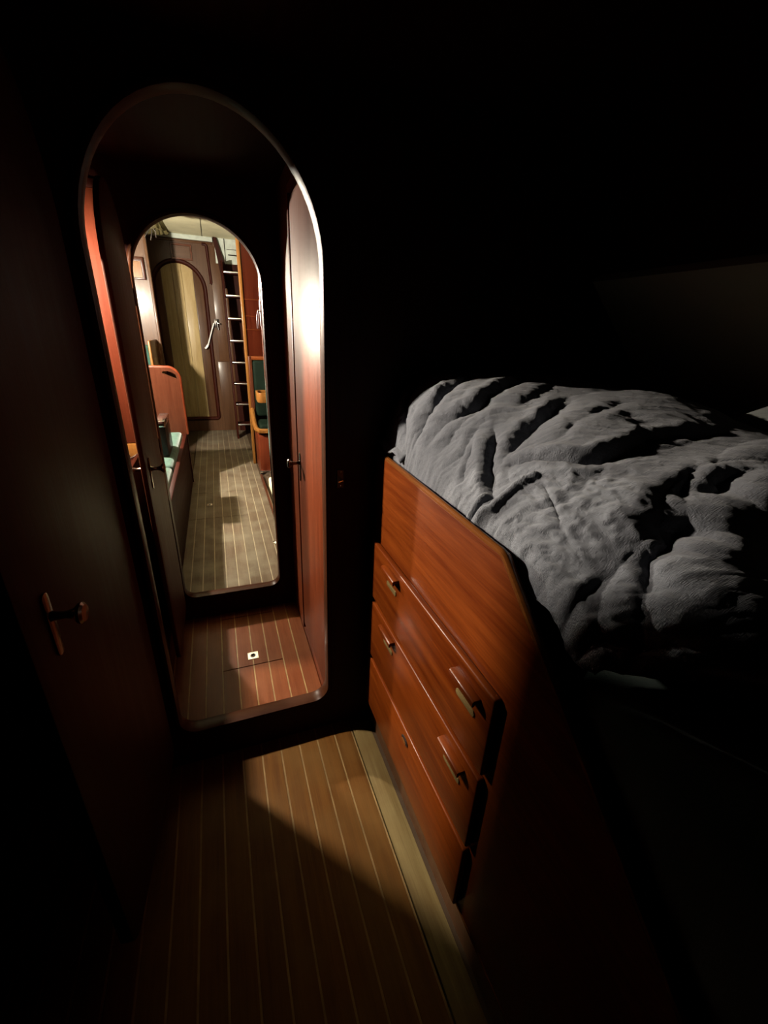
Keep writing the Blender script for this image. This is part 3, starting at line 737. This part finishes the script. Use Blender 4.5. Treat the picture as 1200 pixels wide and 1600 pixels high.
MB().tube([(-.06, YF - .04, 1.265), (-.112, YF - .045, 1.20)], .013, 10).build('rod_end', 'bright_steel', dh)

# ------------------------------------------------------------------ companionway
struct(MB().box(0.268, 1.74, YF - .06, YF, 0, 2.30).build('wall_companionway', 'dark_z'), 'dark back of the companionway behind the ladder', 'wall')
wp = struct(MB().box(0.15, 1.74, YF - .04, YF + .02, 2.30, 2.6).build('wall_companionway_top', 'white_paint'), 'white painted panelling above the companionway ladder', 'wall')
for (x0, x1, z0, z1) in [(0.272, 0.282, 2.33, 2.6), (0.30, .60, 2.475, 2.481), (.315, .60, 2.405, 2.42)]:
    MB().box(x0, x1, YF - .046, YF - .038, z0, z1).build('panel_seam', 'gap', wp)
cl = struct(MB().prism([(.135, 2.6), (.175, 2.6), (.262, 2.30), (.262, 2.0), (.22, 2.0)], 'y', YF - .09, YF - .02).build('trim_2', 'dark_z'), 'dark sloping post between the far wall and the white panelling', 'trim')
ld = thing('companionway_ladder', (0.5, 6.5, 0), 'dark companionway ladder with bright metal edged treads', 'ladder')
MB().prism([(6.42, 0), (6.62, 0), (6.90, 2.30), (6.70, 2.30)], 'x', .196, .222, .003).build('stringer', 'dark_z', ld)
MB().prism([(6.42, 0), (6.62, 0), (6.90, 2.30), (6.70, 2.30)], 'x', .80, .826, .003).build('stringer', 'dark_z', ld)
for k in range(8):
    z = 0.205 + k * 0.2825; y = 6.44 + .28 * z / 2.3
    tr = MB().box(.222, .80, y + .012, y + .20, z - .026, z, .003).build('tread', 'dark_y', ld)
    MB().box(.222, .80, y - .004, y + .012, z - .016, z + .002, .002).build('tread_nosing', 'chrome', tr)

# ------------------------------------------------------------------ saloon: right side
rp = struct(MB().box(0.345, 1.74, 5.10, 5.14, 0, 2.6).build('wall_dinette', 'deepred_z'), 'red mahogany partition between the dinette and the companionway', 'wall')
MB().box(0.312, 0.345, 5.085, 5.150, 0, 2.6, .008, 3).build('edge_lipping', 'orange_z', rp)
for z in (1.49, 1.62, 1.78): MB().box(.345, 1.7, 5.090, 5.101, z - .006, z, .001, 1).build('line_strip', 'mahogany_x', rp)  # thin strips added for horizontal lines across the panel
db = thing('dinette_bench', (0.7, 4.9, 0), 'dinette bench with shade-darkened green back in a mahogany frame', 'bench')
MB().box(.345, 1.6, 4.985, 5.025, 1.185, 1.225, .012, 3).build('back_rail', 'mahogany_x', db)
MB().box(.335, .375, 4.985, 5.083, 0.50, 1.225, .010, 3).build('back_post', 'redwood_z', db)
MB().box(.377, 1.6, 4.965, 5.08, 0.58, 1.183, .03, 4).build('back_cushion', 'velvet_shaded', db)
MB().box(.377, 1.6, 4.62, 4.965, 0.45, 0.56, .03, 4).build('seat_cushion', 'velvet_shaded', db)
MB().prism([(.352, 4.60), (.352, 5.083), (1.6, 5.083), (1.6, 4.60)], 'z', 0.0, 0.45, .02).build('base', 'mahogany_z', db)
fp = [(.338, 5.0, .66), (.338, 4.92, .60), (.338, 4.78, .53), (.345, 4.64, .505), (.375, 4.59, .50), (.46, 4.575, .50), (1.0, 4.575, .50), (1.6, 4.575, .50)]
MB().tube(fp, .026, 10).build('fiddle_rail', 'orange_z', db)
MB().box(.345, 1.6, 4.59, 4.61, 0.0, 0.06, .004).build('foot_rail', 'chrome', db)
ty = thing('fiddled_tray', (.52, 4.45, 0), 'small orange wooden tray with raised rim on a post by the dinette bench', 'tray')
def rrect(x0, x1, y0, y1, r, n=5):
    pts = []
    for (cx_, cy_, a0) in ((x1 - r, y1 - r, 0), (x0 + r, y1 - r, PI / 2), (x0 + r, y0 + r, PI), (x1 - r, y0 + r, 1.5 * PI)):
        for k in range(n + 1):
            a = a0 + k * PI / 2 / n; pts.append((cx_ + r * math.cos(a), cy_ + r * math.sin(a)))
    return pts
MB().prism(rrect(.350, .70, 4.25, 4.50, .05), 'z', .845, .865).build('tray_board', 'orange_z', ty)
MB().prism(rrect(.345, .705, 4.245, 4.505, .052), 'z', .845, .935, .003, holes=[rrect(.362, .688, 4.262, 4.488, .045)]).build('rim', 'orange_z', ty)
MB().tube([(.58, 4.38, 0.0), (.58, 4.38, .845)], .022, 12).build('post', 'chrome', ty)
struct(MB().box(.338, .362, 2.3, 4.56, 0.0, .035, .005).build('trim_3', 'redwood_z'), 'low mahogany coaming along the saloon floor', 'trim')
tag(MB().box(.39, 1.2, 3.05, 4.22, 0.0, .11, .02, 3).build('step_locker', 'cream'), 'low cream step locker behind the mahogany coaming', 'locker')
gp = thing('grab_pole', (.303, 2.95, 0), 'upright chrome grab pole just inside the saloon', 'pole')
MB().tube([(.303, 2.95, 0.0), (.303, 2.95, 2.6)], .0105, 14).build('tube', 'chrome', gp)
MB().tube([(.303, 2.95, 1.515), (.303, 2.95, 1.66)], .015, 14).build('collar', 'chrome', gp)
MB().tube([(.303, 2.95, 1.60), (.280, 2.945, 1.60), (.272, 2.945, 1.565), (.272, 2.945, 1.50)], .006, 8).build('hook', 'chrome', gp)
MB().lathe([(0, 0), (.03, 0), (.03, .006), (.011, .012)], (.303, 2.95, 0), (0, 0, 1)).build('foot_flange', 'chrome', gp)

# dark hanging lamp below the ceiling
hl = thing('hanging_shade', (-.40, 5.0, 2.6), 'dark olive pleated shade with loose wires under the cream ceiling', 'lamp shade')
pr_ = MB(); n = 36; rings = []
for r, z in [(.035, 2.47), (.06, 2.43), (.10, 2.34), (.135, 2.275)]:
    rings.append([pr_.bm.verts.new((-.42 + r * (1 + .09 * (k % 2)) * math.cos(2 * PI * k / n), 5.0 + r * (1 + .09 * (k % 2)) * math.sin(2 * PI * k / n), z + .010 * (k % 4 == 1))) for k in range(n)])
for i in range(3):
    for k in range(n): pr_.bm.faces.new((rings[i][k], rings[i][(k + 1) % n], rings[i + 1][(k + 1) % n], rings[i + 1][k]))
so = pr_.build('shade', 'olive', hl)
md = so.modifiers.new('thick', 'SOLIDIFY'); md.thickness = .004
MB().lathe([(0, 0), (.05, 0), (.05, -.02), (.012, -.03), (.012, -.13), (.03, -.15), (0, -.17)], (-.42, 5.0, 2.6), (0, 0, 1)).build('stem', 'dark_metal', hl)
MB().prism([(-.38, 2.40), (-.27, 2.425), (-.255, 2.41), (-.30, 2.385), (-.37, 2.37)], 'y', 4.99, 5.01, .003).build('bracket', 'olive', hl)
for (dx, l) in ((-.03, .05), (.0, .07), (.03, .045)):
    MB().tube([(-.42, 5.0, 2.43), (-.42 + dx * .5, 5.0, 2.30), (-.42 + dx, 5.0, 2.275), (-.42 + dx * 1.6 - .02, 5.0, 2.275 - l)], .004, 6).build('wire', 'dark_metal', hl)
